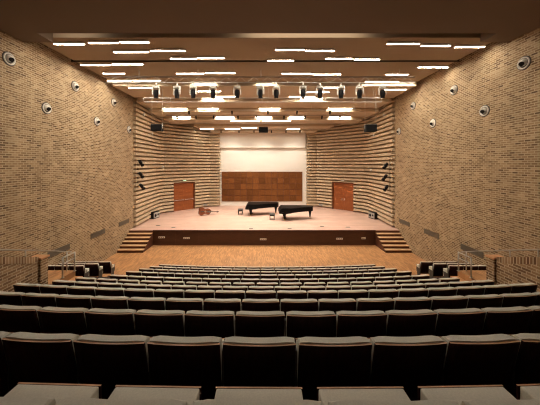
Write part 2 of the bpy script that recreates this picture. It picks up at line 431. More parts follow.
for r, row in enumerate(LAMPS):
    for k, (x0, x1, py) in enumerate(row):
        d, z = ceil_hit(py)
        X0, X1 = (x0 - CX) * d / F, (x1 - CX) * d / F
        n = len(row)
        pos = 'leftmost' if k == 0 else 'rightmost' if k == n - 1 else ORD[k + 1] + ' from the left'
        t = thing('ceiling_lamp', 'white fluorescent batten on the brown ceiling, %s in the %s lamp row' % (pos, RN[r]), 'ceiling lamp', ((X0 + X1) / 2, d, EYE + z), 0, 'fluorescent battens on the ceiling')
        h = (X1 - X0) / 2
        bm = BM(); box(bm, (-h, -0.06, -0.02), (h, 0.06, 0)); box(bm, (-h - 0.012, -0.06, -0.07), (-h, 0.06, 0)); box(bm, (h, -0.06, -0.07), (h + 0.012, 0.06, 0))
        box(bm, (-h, -0.06, -0.066), (h, -0.048, -0.02)); box(bm, (-h, 0.048, -0.066), (h, 0.06, -0.02)); obj('housing', bm, 'white_metal', t)
        bm = BM(); box(bm, (-h + 0.005, -0.032, -0.064), (h - 0.005, 0.032, -0.03)); obj('tube', bm, 'tube', t)

# ------------------------------------------------------------------ seating
ZTOP = [1.018, 1.389, 1.73, 2.088, 2.43, 2.80, 3.16, 3.484, 3.766, 4.06, 4.355, 4.65]   # seat-back tops below the eye
DN = [1.04 + 0.933 * n for n in range(12)]
FZ = [max(0.0, EYE - z - 0.88) for z in ZTOP]
RAD = 44.0
def sag(x): return (x - 0.25) ** 2 / (2 * RAD)
TX0, TX1 = -7.2, 7.55
edges = [-2.6, 0.83] + [DN[n] + 0.72 for n in range(11)]
heights = [4.03] + FZ[:11]
arc = [TX0 + (TX1 - TX0) * i / 24 for i in range(25)]
for k in range(12):
    a, b, z = edges[k], edges[k + 1], heights[k]
    if z <= 0.02: continue
    poly = [(x, (a if k == 0 else a + sag(x))) for x in arc] + [(x, b + sag(x)) for x in arc[::-1]]
    bm = BM(); prism(bm, poly, 0, z); struct('floor_terrace', bm, 'terrace')

SW = 0.59
def make_seat():
    t = thing('theatre_seat', 'tmp', 'seat', (0, 0, 0))
    hw = SW / 2
    # wooden back shell, leaning back a little, with a pale ply edge
    bm = BM()
    n = 9; xs = [-0.2825 + 0.565 * i / (n - 1) for i in range(n)]
    def sh(z, x): return 0.075 - 0.115 * (z - 0.28) / 0.58 + 0.018 * (1 - (x / 0.2825) ** 2) * -1
    zs = [0.28, 0.45, 0.65, 0.872]
    fr, bk = [], []
    for z in zs:
        bk.append([bm.verts.new((x, sh(z, x), z)) for x in xs]); fr.append([bm.verts.new((x, sh(z, x) + 0.018, z)) for x in xs])
    for j in range(3):
        for i in range(n - 1):
            f = bm.faces.new((bk[j][i], bk[j][i + 1], bk[j + 1][i + 1], bk[j + 1][i])); f.smooth = True
            f = bm.faces.new((fr[j][i + 1], fr[j][i], fr[j + 1][i], fr[j + 1][i + 1])); f.smooth = True
        for i in (0, n - 1):
            bm.faces.new((bk[j][i], fr[j][i], fr[j + 1][i], bk[j + 1][i]))
    for i in range(n - 1):
        f = bm.faces.new((bk[3][i], bk[3][i + 1], fr[3][i + 1], fr[3][i])); f.material_index = 1
        bm.faces.new((bk[0][i + 1], bk[0][i], fr[0][i], fr[0][i + 1]))
    obj('back_shell', bm, ['shell', 'shell_edge'], t)
    # padded backrest: slightly narrower at the top, its crown bowed
    bm = BM(); rows = []
    prof = [(0.40, 0.020, 0.115), (0.60, 0.020, 0.13), (0.80, 0.020, 0.115), (0.862, 0.020, 0.108), (0.878, 0.024, 0.097)]
    m = 11
    for z, y0, y1 in prof:
        w = 0.281 if z < 0.87 else 0.271
        A, B = [], []
        for i in range(m):
            u = -1 + 2 * i / (m - 1); x = u * w
            ease = 0.016 * max(0, abs(u) - 0.7) / 0.3
            crown = 0.007 * (u * u) * (1 if z > 0.87 else 0)
            zz = z + crown - (0.010 if abs(u) == 1 and z > 0.87 else 0)
            A.append(bm.verts.new((x, sh(min(z, 0.872), min(0.2825, max(-0.2825, x))) + y0, zz)))
            B.append(bm.verts.new((x, sh(min(z, 0.872), min(0.2825, max(-0.2825, x))) + y1 - ease, zz - (0.004 if z > 0.87 else 0))))
        rows.append((A, B))
    for (A, B), (C_, D_) in zip(rows, rows[1:]):
        for i in range(m - 1):
            for q in ((A[i], A[i + 1], C_[i + 1], C_[i]), (B[i + 1], B[i], D_[i], D_[i + 1])):
                bm.faces.new(q)
        for i in (0, m - 1):
            bm.faces.new((A[i], B[i], D_[i], C_[i]))
    for i in range(m - 1):
        bm.faces.new((rows[-1][0][i], rows[-1][0][i + 1], rows[-1][1][i + 1], rows[-1][1][i]))
        bm.faces.new((rows[0][0][i + 1], rows[0][0][i], rows[0][1][i], rows[0][1][i + 1]))
    obj('back_cushion', bm, 'fabric', t)
    # tipped-up seat: cushion towards the back, plywood underside to the front
    bm = BM(); box(bm, (-0.245, 0.26, 0.28), (0.245, 0.395, 0.612)); bevel_all(bm, 0.012, 3)
    for f in bm.faces: f.smooth = True
    st = obj('tip_up_seat', bm, 'fabric', t)
    bm = BM(); vs, fs = box(bm, (-0.25, 0.3955, 0.27), (0.25, 0.406, 0.609)); fs[1].material_index = 1; obj('seat_underside', bm, ['shell', 'shell_edge'], st)
    # shared standard on the left: foot, post, side panel and arm pad
    arm_part(t, -hw)
    return t
def arm_mesh():
    bm = BM()
    box(bm, (-0.0055, 0.02, 0.0), (0.0055, 0.07, 0.78))
    prism(bm, [(0.07, 0.1), (0.24, 0.14), (0.31, 0.50), (0.07, 0.50)], -0.0055, 0.0055, 'YZ')
    box(bm, (-0.0055, 0.0, 0.0), (0.0055, 0.34, 0.02))
    return bm
def arm_part(t, x):
    global ARM, PAD
    if ARM is None:
        o = obj('side_standard', arm_mesh(), 'standard', t); ARM = o.data
        bm = BM(); box(bm, (-0.0065, 0.06, 0.50), (0.0065, 0.30, 0.53)); bevel_all(bm, 0.003, 1); p = obj('armrest_pad', bm, 'leather', o); PAD = p.data
    else:
        o = bpy.data.objects.new('side_standard', ARM); COL.objects.link(o); o.parent = t
        p = bpy.data.objects.new('armrest_pad', PAD); COL.objects.link(p); p.parent = o
    o.location = (x, 0, 0)
ARM = PAD = None
seat0 = make_seat(); used = [False]
def place_seat(x, y, z, rz, label, group):
    if not used[0]:
        used[0] = True; seat0.location = (x, y, z); seat0.rotation_euler = (0, 0, rz); seat0['label'] = label; seat0['group'] = group
        return seat0
    return dup(seat0, (x, y, z), rz, label, group)
#            left edge of first seat, number of seats, pitch
ROWS = [(-0.315 - 0.59 * 2, 6), (-0.315 - 0.59 * 4, 9), (-0.315 - 0.59 * 5, 12), (-0.315 - 0.59 * 7, 16), (-5.035, 18), (-5.035, 18), (-5.20, 17), (-4.78, 17), (-4.78, 17), (-4.78, 17), (-4.79, 17), (-4.77, 17)]
ROWNAME = ['row nearest the camera', 'second row from the camera', 'third row from the camera', 'fourth row from the camera', 'fifth row from the camera', 'sixth row from the camera',
           'sixth row from the stage', 'fifth row from the stage', 'fourth row from the stage', 'third row from the stage', 'second row from the stage', 'front row by the stage']
seat_count = 0
seats = []
for n in range(11, -1, -1):
    x0, cnt = ROWS[n]; p = 0.63 if n == 6 else SW
    if n == 6: x0 = -5.21
    for k in range(cnt):
        x = x0 + p * (k + 0.5)
        y = DN[n] + sag(x); rz = (x - 0.25) / RAD
        lab = 'beige-topped seat, %s from the left in the %s' % (ORD[k + 1], ROWNAME[n])
        s = place_seat(x, y, FZ[n], rz, lab, 'tip-up seats in the ' + ROWNAME[n])
        seats.append((s, k == cnt - 1))
        seat_count += 1
SIDE_ROWS = [(11.9, 0.0), (11.0, 0.27), (10.1, 0.55)]
SIDENAME = ['front', 'middle', 'rear']
for side in ('left', 'right'):
    for r, (d, z) in enumerate(SIDE_ROWS):
        for k in range(3):
            x = -7.2 - SW * (k + 0.5) if side == 'left' else 7.55 + SW * (k + 0.5)
            who = ['aisle seat', 'middle seat', 'wall-side seat'][k]
            lab = 'dark-backed tip-up seat, %s of the %s row beside the %s brick wall' % (who, SIDENAME[r], side)
            s = place_seat(x, d, z, 0, lab, 'tip-up seats beside the %s wall' % side)
            seats.append((s, (side == 'left' and k == 0) or (side == 'right' and k == 2)))
for s, last in seats:
    if last: arm_part(s, SW / 2)

# side terraces, landings, parapets and railings at either side of the seating
for side in (0, 1):
    s = -1 if side == 0 else 1
    xin = TX0 if side == 0 else TX1
    xw = XL if side == 0 else XR
    lo, hi = min(xin, xw), max(xin, xw)
    nm = 'left' if side == 0 else 'right'
    bm = BM(); box(bm, (lo, 9.65, 0), (hi, 10.75, 0.55)); struct('floor_side_terrace', bm, 'terrace')
    bm = BM(); box(bm, (lo, 10.75, 0), (hi, 11.65, 0.27)); struct('floor_side_terrace', bm, 'terrace')
    bm = BM(); box(bm, (lo, 8.52, 0), (hi, 9.65, 1.43)); struct('floor_landing', bm, 'parquet')
    def ptop(d): return 2.97 - 0.37 * (d - 6.87)
    # sloping side gallery behind the parapet
    bm = BM(); g0, g1 = (xw, xin - 0.27) if side == 0 else (xin + 0.27, xw)
    prism(bm, [(-2.6, 0), (8.5, 0), (8.5, ptop(8.5) - 1.0), (3.0, ptop(3.0) - 1.0), (-2.6, ptop(3.0) - 1.0)], g0, g1, 'YZ'); struct('floor_gallery', bm, 'terrace')
    # parapet wall and its soldier course
    b0, b1 = (xin - 0.26, xin) if side == 0 else (xin, xin + 0.26)
    bm = BM(); prism(bm, [(2.5, 0), (8.06, 0), (8.06, ptop(8.06) - 0.2), (2.5, ptop(2.5) - 0.2)], b0, b1, 'YZ'); struct('wall_parapet_' + nm, bm, 'brick_parapet')
    bm = BM(); prism(bm, [(2.5, ptop(2.5) - 0.2), (8.06, ptop(8.06) - 0.2), (8.06, ptop(8.06)), (2.5, ptop(2.5))], b0 - 0.012, b1 + 0.012, 'YZ'); struct('trim_%d' % (5 + side), bm, 'soldier')
    # brick pier with a flat terracotta cap
    t = thing('brick_pier', 'square brick pier with terracotta cap ending the %s parapet' % nm, 'pier', ((b0 + b1) / 2, 8.205, 0))
    bm = BM(); box(bm, (-0.19, -0.14, 0), (0.19, 0.14, 2.44)); o = obj('pier_shaft', bm, 'brick_parapet', t)
    bm = BM(); box(bm, (-0.23, -0.17, 2.44), (0.23, 0.17, 2.50)); bevel_all(bm, 0.008, 1); obj('pier_cap', bm, 'terracotta', t)
    # handrail on the parapet
    xm = (b0 + b1) / 2
    t = thing('handrail', 'steel handrail on short posts along the top of the %s brick parapet' % nm, 'handrail', (xm, 6.87, ptop(6.87)))
    bm = BM(); cyl(bm, (0, -4.2, 4.2 * 0.37 + 0.21), (0, 1.95, -1.95 * 0.37 + 0.21), 0.022); cyl(bm, (0, 1.95, -1.95 * 0.37 + 0.21), (-s * 0.1, 2.62, -2.62 * 0.37 + 0.19), 0.018); obj('rail', bm, 'steel', t)
    for d in (-4.0, -3.2, -2.4, -1.6, -0.8, 0.08, 0.88):
        bm = BM(); cyl(bm, (0, d, -d * 0.37 - 0.02), (0, d, -d * 0.37 + 0.21), 0.018); obj('post', bm, 'steel', t)
    # guard rail at the landing
    gx = xin - s * 0.02
    t = thing('guard_rail', 'tubular steel guard rail beside the landing steps on the %s side' % nm, 'guard rail', (gx, 9.0, 1.43))
    for d in (0.0, 0.58):
        bm = BM(); cyl(bm, (0, d, 0), (0, d, 0.72 if d == 0 else 0.735), 0.026); cyl(bm, (0, d, 0), (0, d, 0.012), 0.055); obj('post', bm, 'steel', t)
    for z in (0.72, 0.5):
        bm = BM(); cyl(bm, (0, -0.02, z), (0, 0.6, z), 0.022); obj('rail', bm, 'steel', t)
    bm = BM(); cyl(bm, (s * 0.28, 0.56, 0), (s * 0.28, 0.56, 0.74), 0.022); obj('post', bm, 'steel', t)
    # wooden steps from the landing into the aisle
    t = thing('landing_steps', 'orange wooden steps from the landing down to the %s aisle' % nm, 'steps', (xin, 9.3, 0))
    for k in range(3):
        z = 1.21 - 0.22 * k
        bm = BM(); xa, xb = sorted((-s * 0.3 * k, -s * (0.3 * k + 0.3))); box(bm, (xa, -0.35, 0), (xb, 0.33, z)); obj('step', bm, 'step_wood', t)

# recessed wall vents, low on the side walls
for side, x, nm in ((0, XL, 'left'), (1, XR, 'right')):
    for k, d in enumerate((11.15, 13.8, 16.4)):
        z = -3.86 if d < 12 else -3.84
        t = thing('wall_vent', 'long dark grey vent low on the %s brick wall, %s' % (nm, ['nearest the railing', 'halfway to the stage', 'nearest the stage'][k]), 'vent', (x, d, EYE + z), 0, 'vents low on the side walls')
        sx = 0.02 if side == 0 else -0.02
        bm = BM(); lo, hi = sorted((0, sx))
        box(bm, (lo, -0.6, -0.13), (hi, 0.6, -0.115)); box(bm, (lo, -0.6, 0.115), (hi, 0.6, 0.13)); box(bm, (lo, -0.6, -0.115), (hi, -0.585, 0.115)); box(bm, (lo, 0.585, -0.115), (hi, 0.6, 0.115)); obj('vent_frame', bm, 'vent', t)
        bm = BM(); lo, hi = sorted((0.001, sx * 0.6))
        for j in range(6): box(bm, (lo, -0.585, -0.11 + j * 0.037), (hi, 0.585, -0.085 + j * 0.037))
        box(bm, (min(0.001, sx * 0.1), -0.585, -0.115), (max(0.001, sx * 0.1), 0.585, 0.115)); obj('louvres', bm, 'vent', t)

# round eyeball wall lights
def eyeball(x, d, z, s, label):
    t = thing('wall_eyeball_light', label, 'wall light', (x, d, EYE + z), 0, 'round eyeball lights on the side walls')
    bm = BM(); R = 0.2
    lathe(bm, [(R * 1.06, 0.001), (R * 1.06, 0.035), (R * 1.0, 0.045), (R * 0.86, 0.045), (R * 0.80, 0.008), (R * 0.80, 0.001)], axis='X', seg=28)
    if s < 0:
        for v in bm.verts: v.co.x *= -1
    obj('ring', bm, 'white_metal', t)
    bm = BM(); lathe(bm, [(R * 1.06, 0.001), (R * 1.06, 0.022), (R * 1.22, 0.018), (R * 1.24, 0.001)], axis='X', seg=28)  # dark flange painting the shadow gap around the ring
    if s < 0:
        for v in bm.verts: v.co.x *= -1
    obj('shadow_gap_ring', bm, 'dark_pipe', t)
    bm = BM(); lathe(bm, [(0, 0.004), (R * 0.82, 0.004), (R * 0.82, 0.001)], axis='X', seg=24)
    if s < 0:
        for v in bm.verts: v.co.x *= -1
    obj('well', bm, 'dark_pipe', t)
    bm = BM(); bmesh.ops.create_uvsphere(bm, u_segments=20, v_segments=12, radius=R * 0.62)
    for v in bm.verts:
        v.co.x = max(v.co.x, -0.004) if s > 0 else min(v.co.x, 0.004)
    for f in bm.faces: f.smooth = True
    ball = obj('eyeball', bm, 'white_metal', t); ball.location = (s * 0.01, 0, 0.02)
    bm = BM(); dr = Vector((s * 0.78, -0.15, -0.42)).normalized()
    cyl(bm, dr * R * 0.45, dr * R * 0.68, R * 0.36, R * 0.40, 18); obj('snoot', bm, 'black', ball)
for k, d in enumerate((8.94, 12.1, 15.25)): eyeball(XL, d, 3.76, 1, 'round chrome eyeball light, %s in the upper line on the left brick wall' % ['nearest', 'middle one', 'farthest'][k])
for k, d in enumerate((10.5, 13.7, 17.0)): eyeball(XL, d, 2.34, 1, 'round chrome eyeball light, %s in the lower line on the left brick wall' % ['nearest', 'middle one', 'farthest'][k])
for k, d in enumerate((8.92, 12.17, 15.45)): eyeball(XR, d, 3.6, -1, 'round chrome eyeball light, %s in the upper line on the right brick wall' % ['nearest', 'middle one', 'farthest'][k])
for k, d in enumerate((10.5, 13.67, 17.06)): eyeball(XR, d, 2.23, -1, 'round chrome eyeball light, %s in the lower line on the right brick wall' % ['nearest', 'middle one', 'farthest'][k])

# ------------------------------------------------------------------ rigging
def hangers(t, xs, z0, z1, r=0.012, mat='alu'):
    for x in xs:
        bm = BM(); cyl(bm, (x, 0, z0), (x, 0, z1), r); obj('hanger', bm, mat, t)
# front lattice truss
TD, TZ0, TZ1 = 12.5, EYE + 4.07, EYE + 4.35
t = thing('lighting_truss', 'long aluminium lattice truss hung under the ceiling, nearest of the stage bars', 'truss', (0, TD, TZ0))
for z in (0, TZ1 - TZ0):
    bm = BM(); cyl(bm, (-7.75, 0, z), (7.65, 0, z), 0.025 if z else 0.022); obj('chord', bm, 'dark_pipe' if z else 'alu', t)
bm = BM(); n = 44
for i in range(n):
    xa, xb = -7.7 + 15.3 * i / n, -7.7 + 15.3 * (i + 1) / n
    za, zb = (0, TZ1 - TZ0) if i % 2 == 0 else (TZ1 - TZ0, 0)
    cyl(bm, (xa, 0, za), (xb, 0, zb), 0.009, seg=6)
obj('lattice', bm, 'alu', t)
hangers(t, [-6.15, -3.2, -0.05, 3.85, 6.88], TZ1 - TZ0, EYE + 4.72 - TZ0, 0.018)

def spot_big():
    t = thing('moving_head_spotlight', 'tmp', 'spotlight', (0, 0, 0))
    bm = BM(); box(bm, (-0.03, -0.03, -0.06), (0.03, 0.03, 0.03)); cyl(bm, (0, 0, -0.06), (0, 0, -0.12), 0.02); obj('clamp', bm, 'alu', t)
    bm = BM(); box(bm, (-0.15, -0.11, -0.24), (0.15, 0.11, -0.12)); bevel_all(bm, 0.02, 2); obj('base_box', bm, 'white_metal', t)
    bm = BM(); box(bm, (-0.19, -0.05, -0.55), (-0.145, 0.05, -0.22)); box(bm, (0.145, -0.05, -0.55), (0.19, 0.05, -0.22)); box(bm, (-0.19, -0.05, -0.25), (0.19, 0.05, -0.215)); obj('yoke', bm, 'white_metal', t)
    bm = BM(); lathe(bm, [(0.0, -0.30), (0.09, -0.30), (0.12, -0.36), (0.125, -0.52), (0.10, -0.66), (0.105, -0.72), (0.0, -0.72)], seg=16); hd = obj('head', bm, 'black', t)
    bm = BM(); lathe(bm, [(0.0, -0.725), (0.085, -0.725), (0.09, -0.705)], seg=16); obj('lens', bm, 'lens', hd)
    return t
sb = spot_big()
BIGX = [156, 177, 193.3, 213, 237.2, 260.5, 276.3, 303, 320, 341, 359.6, 382.6]
for k, px in enumerate(BIGX):
    lab = 'pale moving-head spotlight with dark head under the nearest truss, %s from the left' % ORD[k + 1]
    X = (px - CX) * TD / F
    if k == 0: sb.location = (X, TD, TZ0 - 0.056); sb['label'] = lab; sb['group'] = 'spotlights under the nearest truss'
    else: dup(sb, (X, TD, TZ0 - 0.056), random.uniform(-0.5, 0.5) if k % 3 else 0, lab, 'spotlights under the nearest truss')

# double-pipe batten
BD = 15.0; z0, z1 = 3.72, 3.96
t = thing('lighting_batten', 'double pipe batten behind the lattice truss, with end frames', 'batten', (0, BD, EYE + z0))
for z in (0, z1 - z0):
    bm = BM(); cyl(bm, (-7.1, 0, z), (7.15, 0, z), 0.024); obj('pipe', bm, 'alu', t)
bm = BM()
for x in [-7.1, -5.5, -3.8, -2, 0, 2, 3.8, 5.5, 7.15]: cyl(bm, (x, 0, 0), (x, 0, z1 - z0), 0.016)
obj('rungs', bm, 'alu', t)
hangers(t, [-6.6, -2.6, 0.4, 3.2, 6.7], z1 - z0, 4.55 - z0, 0.01)

# single battens further up the stage
BAT = [(18.4, 3.97, -7.55, 7.3, 4.30, 'alu', 'pale single pipe batten over the front of the stage'),
       (19.75, 3.86, -7.6, 7.0, 4.02, 'dark_pipe', 'dark single pipe batten over the pianos'),
       (22.2, 3.62, -6.5, 6.6, 3.74, 'alu', 'pale single pipe batten behind the pianos, high up'),
       (25.0, 3.42, -4.9, 5.1, 3.50, 'alu', 'pale single pipe batten closest to the white back wall')]
for d, z, x0, x1, zc, mat, lab in BAT:
    t = thing('lighting_batten', lab, 'batten', (0, d, EYE + z))
    bm = BM(); cyl(bm, (x0, 0, 0), (x1, 0, 0), 0.03); obj('pipe', bm, mat, t)
    hangers(t, [x0 + 0.5, x0 / 2, 0.3, x1 / 2, x1 - 0.5], 0, zc - z, 0.012)

def spot_small():
    t = thing('stage_spotlight', 'tmp', 'spotlight', (0, 0, 0))
    bm = BM(); box(bm, (-0.09, -0.012, -0.16), (-0.075, 0.012, 0.0)); box(bm, (0.075, -0.012, -0.16), (0.09, 0.012, 0.0)); box(bm, (-0.09, -0.012, -0.012), (0.09, 0.012, 0.0)); cyl(bm, (0, 0, -0.01), (0, 0, 0.05), 0.015); obj('yoke', bm, 'black', t)
    bm = BM(); lathe(bm, [(0, -0.16), (0.06, -0.16), (0.072, -0.10), (0.072, 0.12), (0.085, 0.17), (0.07, 0.17), (0.066, 0.13), (0, 0.13)], seg=14)
    bmesh.ops.rotate(bm, verts=bm.verts, cent=(0, 0, 0), matrix=Matrix.Rotation(math.radians(205), 3, 'X')); bmesh.ops.translate(bm, verts=bm.verts, vec=(0, 0, -0.15)); h = obj('can', bm, 'black', t)
    return t
ss = spot_small(); ss.scale = (0.75, 0.75, 0.75); first = True
def place_spot(p, rz, lab, grp):
    global first
    if first:
        first = False; ss.location = p; ss.rotation_euler = (0, 0, rz); ss['label'] = lab; ss['group'] = grp; return ss
    return dup(ss, p, rz, lab, grp)
for bi, xs, nm in ((1, (177, 196, 213.5, 238, 256, 284, 305, 322, 340), 'dark batten over the pianos'), (3, (221, 239, 254, 271.5, 286, 300), 'batten closest to the back wall'), (0, (189, 232, 268, 297, 330), 'pale batten over the stage front')):
    d, z = BAT[bi][0], BAT[bi][1]
    for k, px in enumerate(xs):
        place_spot(((px - CX) * d / F, d, EYE + z - 0.03 - 0.0375), 0, 'small black spotlight on the %s, %s from the left' % (nm, ORD[k + 1]), 'small spotlights on the ' + nm)

# hanging loudspeakers
def hung_speaker(px0, px1, py0, py1, d, ztop, lab):
    a, b = at(px0, py1, d), at(px1, py0, d)
    w, h = b.x - a.x, b.z - a.z; cx = (a.x + b.x) / 2
    t = thing('hanging_loudspeaker', lab, 'loudspeaker', (cx, d, a.z))
    bm = BM(); box(bm, (-w / 2, -0.2, 0), (w / 2, 0.2, h)); bevel_all(bm, 0.02, 2); cb = obj('cabinet', bm, 'black', t)
    bm = BM(); box(bm, (-w / 2 + 0.03, -0.215, 0.03), (w / 2 - 0.03, -0.2, h - 0.03)); obj('grille', bm, 'black', cb)
    bm = BM(); box(bm, (-w / 2 - 0.02, -0.03, h), (w / 2 + 0.02, 0.03, h + 0.03)); box(bm, (-w / 2 - 0.02, -0.03, h * 0.4), (-w / 2, 0.03, h)); box(bm, (w / 2, -0.03, h * 0.4), (w / 2 + 0.02, 0.03, h)); obj('bracket', bm, 'alu', t)
    for x in (-w / 2, w / 2):
        bm = BM(); cyl(bm, (x, 0, h + 0.02), (x, 0, ztop - a.z), 0.011, seg=6); obj('suspension_wire', bm, 'alu', t)
hung_speaker(152, 162.3, 124.6, 131, 15.12, EYE + 4.55, 'black loudspeaker hung on two wires before the left slatted brick wall')
hung_speaker(365, 375.8, 124.8, 131.8, 15.12, EYE + 4.55, 'black loudspeaker hung on two wires before the right slatted brick wall')
hung_speaker(258.8, 268, 126.8, 132.6, 23.9, EYE + 3.5, 'black loudspeaker hung high over the middle of the stage')

# spotlights on wall pipes at the front corners of the stage
for side, x, px, lights in (('left', -8.93, 137, ((141, 163), (141.2, 175), (142, 186.5))), ('right', 9.22, 389.5, ((385.6, 166), (384.8, 177.5), (386, 188)))):
    d = 18.0; za, zb = (CY - 157) * d / F, (CY - 190) * d / F
    t = thing('wall_pipe', 'slim vertical pipe for spotlights at the %s corner of the stage' % side, 'pipe', (x, d, EYE + zb))
    s = 1 if side == 'left' else -1
    bm = BM(); cyl(bm, (0, 0, 0), (0, 0, za - zb), 0.034); obj('pipe', bm, 'black', t)
    bm = BM()
    for z in (0.15, za - zb - 0.15): box(bm, (-0.2 if s > 0 else -0.02, -0.02, z), (0.02 if s > 0 else 0.2, 0.02, z + 0.03))
    obj('wall_bracket', bm, 'alu', t)
    for k, (sx, sy) in enumerate(lights):
        p = at(sx, sy, d - 0.05); nm = ['topmost', 'middle one', 'lowest'][k]
        q = thing('corner_spotlight', 'black spotlight on the pipe at the %s stage corner, %s' % (side, nm), 'spotlight', p, 0, 'spotlights on the %s corner pipe' % side)
        bm = BM(); cyl(bm, (x - p.x, 0.05, 0.1), (-s * 0.02, 0.02, 0.12), 0.016); box(bm, (-0.13, -0.015, -0.05), (-0.11, 0.015, 0.13)); box(bm, (0.11, -0.015, -0.05), (0.13, 0.015, 0.13)); box(bm, (-0.13, -0.015, 0.115), (0.13, 0.015, 0.13)); obj('yoke', bm, 'alu', q)
        bm = BM(); lathe(bm, [(0, -0.24), (0.085, -0.24), (0.105, -0.12), (0.105, 0.12), (0.13, 0.24), (0.11, 0.24), (0.1, 0.17), (0, 0.17)], seg=16)
        bmesh.ops.rotate(bm, verts=bm.verts, cent=(0, 0, 0), matrix=Matrix.Rotation(s * math.radians(-20), 3, 'Y') @ Matrix.Rotation(math.radians(215), 3, 'X')); obj('can', bm, 'black', q)

# ------------------------------------------------------------------ things on the stage
def make_piano(loc, L, lab):
    t = thing('grand_piano', lab, 'piano', loc, 0, 'grand pianos on the stage')
    k = L / 2.74
    right = [(2.74, 0.30), (2.70, 0.12), (2.60, -0.02), (2.42, -0.12), (2.15, -0.19), (1.85, -0.29), (1.55, -0.45), (1.30, -0.62), (1.08, -0.72), (0.80, -0.78)]
    out = [(0.0, -0.78), (0.0, 0.78), (1.6, 0.78), (2.35, 0.76), (2.58, 0.70), (2.70, 0.56)] + right
    out = [(x * k, y) for x, y in out]
    bm = BM(); prism(bm, [(max(0.30, x), y) for x, y in out if x > 0.05] and [(0.30 * k, -0.78), (0.30 * k, 0.78)] + out[2:], 0.65, 0.985, 'XY'); obj('case', bm, 'piano', t)
    bm = BM(); prism(bm, [(x, y) for x, y in [(0.38 * k, -0.80), (0.38 * k, 0.80)] + [(a * 1.006, b * 1.02) for a, b in out[2:]]], 0.99, 1.012, 'XY')
    prism(bm, [(0.16, -0.79), (0.16, 0.79), (0.375 * k, 0.79), (0.375 * k, -0.79)], 1.0, 1.02, 'XY'); obj('lid', bm, 'piano', t)
    # key bed with cheeks and closed fallboard; its underside sweeps up to the case
    bm = BM(); prism(bm, [(-0.02, 0.58), (0.55, 0.55), (0.85, 0.59), (1.10, 0.65), (0.3 * k, 0.655), (-0.02, 0.73)], -0.77, 0.77, 'XZ'); obj('key_bed', bm, 'piano', t)
    bm = BM(); prism(bm, [(0.0, 0.73), (0.3 * k, 0.69), (0.3 * k, 0.98), (0.17, 0.98), (0.03, 0.82)], 0.66, 0.78, 'XZ'); obj('cheek', bm, 'piano', t)
    bm = BM(); prism(bm, [(0.0, 0.73), (0.3 * k, 0.69), (0.3 * k, 0.98), (0.17, 0.98), (0.03, 0.82)], -0.78, -0.66, 'XZ'); obj('cheek', bm, 'piano', t)
    bm = BM(); prism(bm, [(0.03, 0.735), (0.26, 0.735), (0.26, 0.97), (0.18, 0.97), (0.05, 0.80)], -0.655, 0.655, 'XZ'); obj('fallboard', bm, 'piano', t)
    for x, y in ((0.42, -0.60), (0.42, 0.60), (2.50 * k, 0.30)):
        bm = BM(); prof = [(0.13, 0.65 if x > 1 else 0.57), (0.12, 0.5), (0.095, 0.42), (0.07, 0.26), (0.05, 0.12), (0.06, 0.10), (0.0, 0.10)]
        lathe(bm, prof, (x, y, 0), seg=8); lg = obj('leg', bm, 'piano', t)
        bm = BM(); box(bm, (x - 0.035, y - 0.03, 0.06), (x + 0.035, y + 0.03, 0.105)); cyl(bm, (x, y - 0.02, 0.05), (x, y + 0.02, 0.05), 0.05, seg=14); obj('caster', bm, 'brass', lg)
    bm = BM()
    for y in (-0.11, 0.11): cyl(bm, (0.5, y, 0.14), (0.5, y * 0.8, 0.61), 0.022)
    box(bm, (0.40, -0.2, 0.09), (0.6, 0.2, 0.15)); ly = obj('pedal_lyre', bm, 'piano', t)
    bm = BM()
    for y in (-0.08, 0, 0.08): box(bm, (0.25, y - 0.02, 0.085), (0.42, y + 0.02, 0.1))
    obj('pedals', bm, 'brass', ly)
make_piano((-1.42, 22.25, STG), 2.92, 'black grand piano with closed lid, the one farther back on the stage')
make_piano((1.38, 20.4, STG), 2.84, 'black grand piano with closed lid, the one nearer the stage edge')
def bench(loc, lab):
    t = thing('piano_bench', lab, 'bench', loc, 0, 'piano benches')
    bm = BM(); box(bm, (-0.22, -0.32, 0.36), (0.22, 0.32, 0.45)); bevel_all(bm, 0.02, 2); obj('cushion', bm, 'leather', t)
    bm = BM(); box(bm, (-0.2, -0.3, 0.30), (0.2, 0.3, 0.36)); obj('frame', bm, 'piano', t)
    for x in (-0.17, 0.17):
        for y in (-0.26, 0.26):
            bm = BM(); cyl(bm, (x, y, 0.30), (x, y, 0), 0.032, 0.024, 8); obj('leg', bm, 'piano', t)
bench((-1.93, 22.4, STG), 'small black piano bench before the keyboard of the farther piano')
bench((0.82, 20.35, STG), 'small black piano bench before the keyboard of the nearer piano')

# double bass lying on its side
t = thing('double_bass', 'reddish brown double bass lying on its side on the stage', 'double bass', (-4.95, 21.95, STG), math.radians(38))
half = [(0.0, 0.0), (0.0, 0.16), (0.03, 0.26), (0.12, 0.325), (0.24, 0.335), (0.36, 0.30), (0.45, 0.235), (0.53, 0.195), (0.62, 0.19), (0.70, 0.215), (0.78, 0.245), (0.87, 0.25), (0.96, 0.21), (1.03, 0.13), (1.09, 0.055), (1.11, 0.0)]
out = [(x - 0.62, z) for x, z in half] + [(x - 0.62, -z) for x, z in half[-2:0:-1]]
tilt = Matrix.Translation((0, 0, 0.335)) @ Matrix.Rotation(math.radians(8), 4, 'Y')
def turn(bm):
    for v in bm.verts: v.co = tilt @ v.co
bm = BM(); prism(bm, out, -0.1, 0.1, 'XZ', smooth=False); turn(bm); body = obj('body', bm, 'bass', t)
bm = BM(); prism(bm, [(x * 1.01, z * 1.03) for x, z in out], -0.118, -0.1, 'XZ'); turn(bm); obj('front_plate', bm, 'bass_front', t)
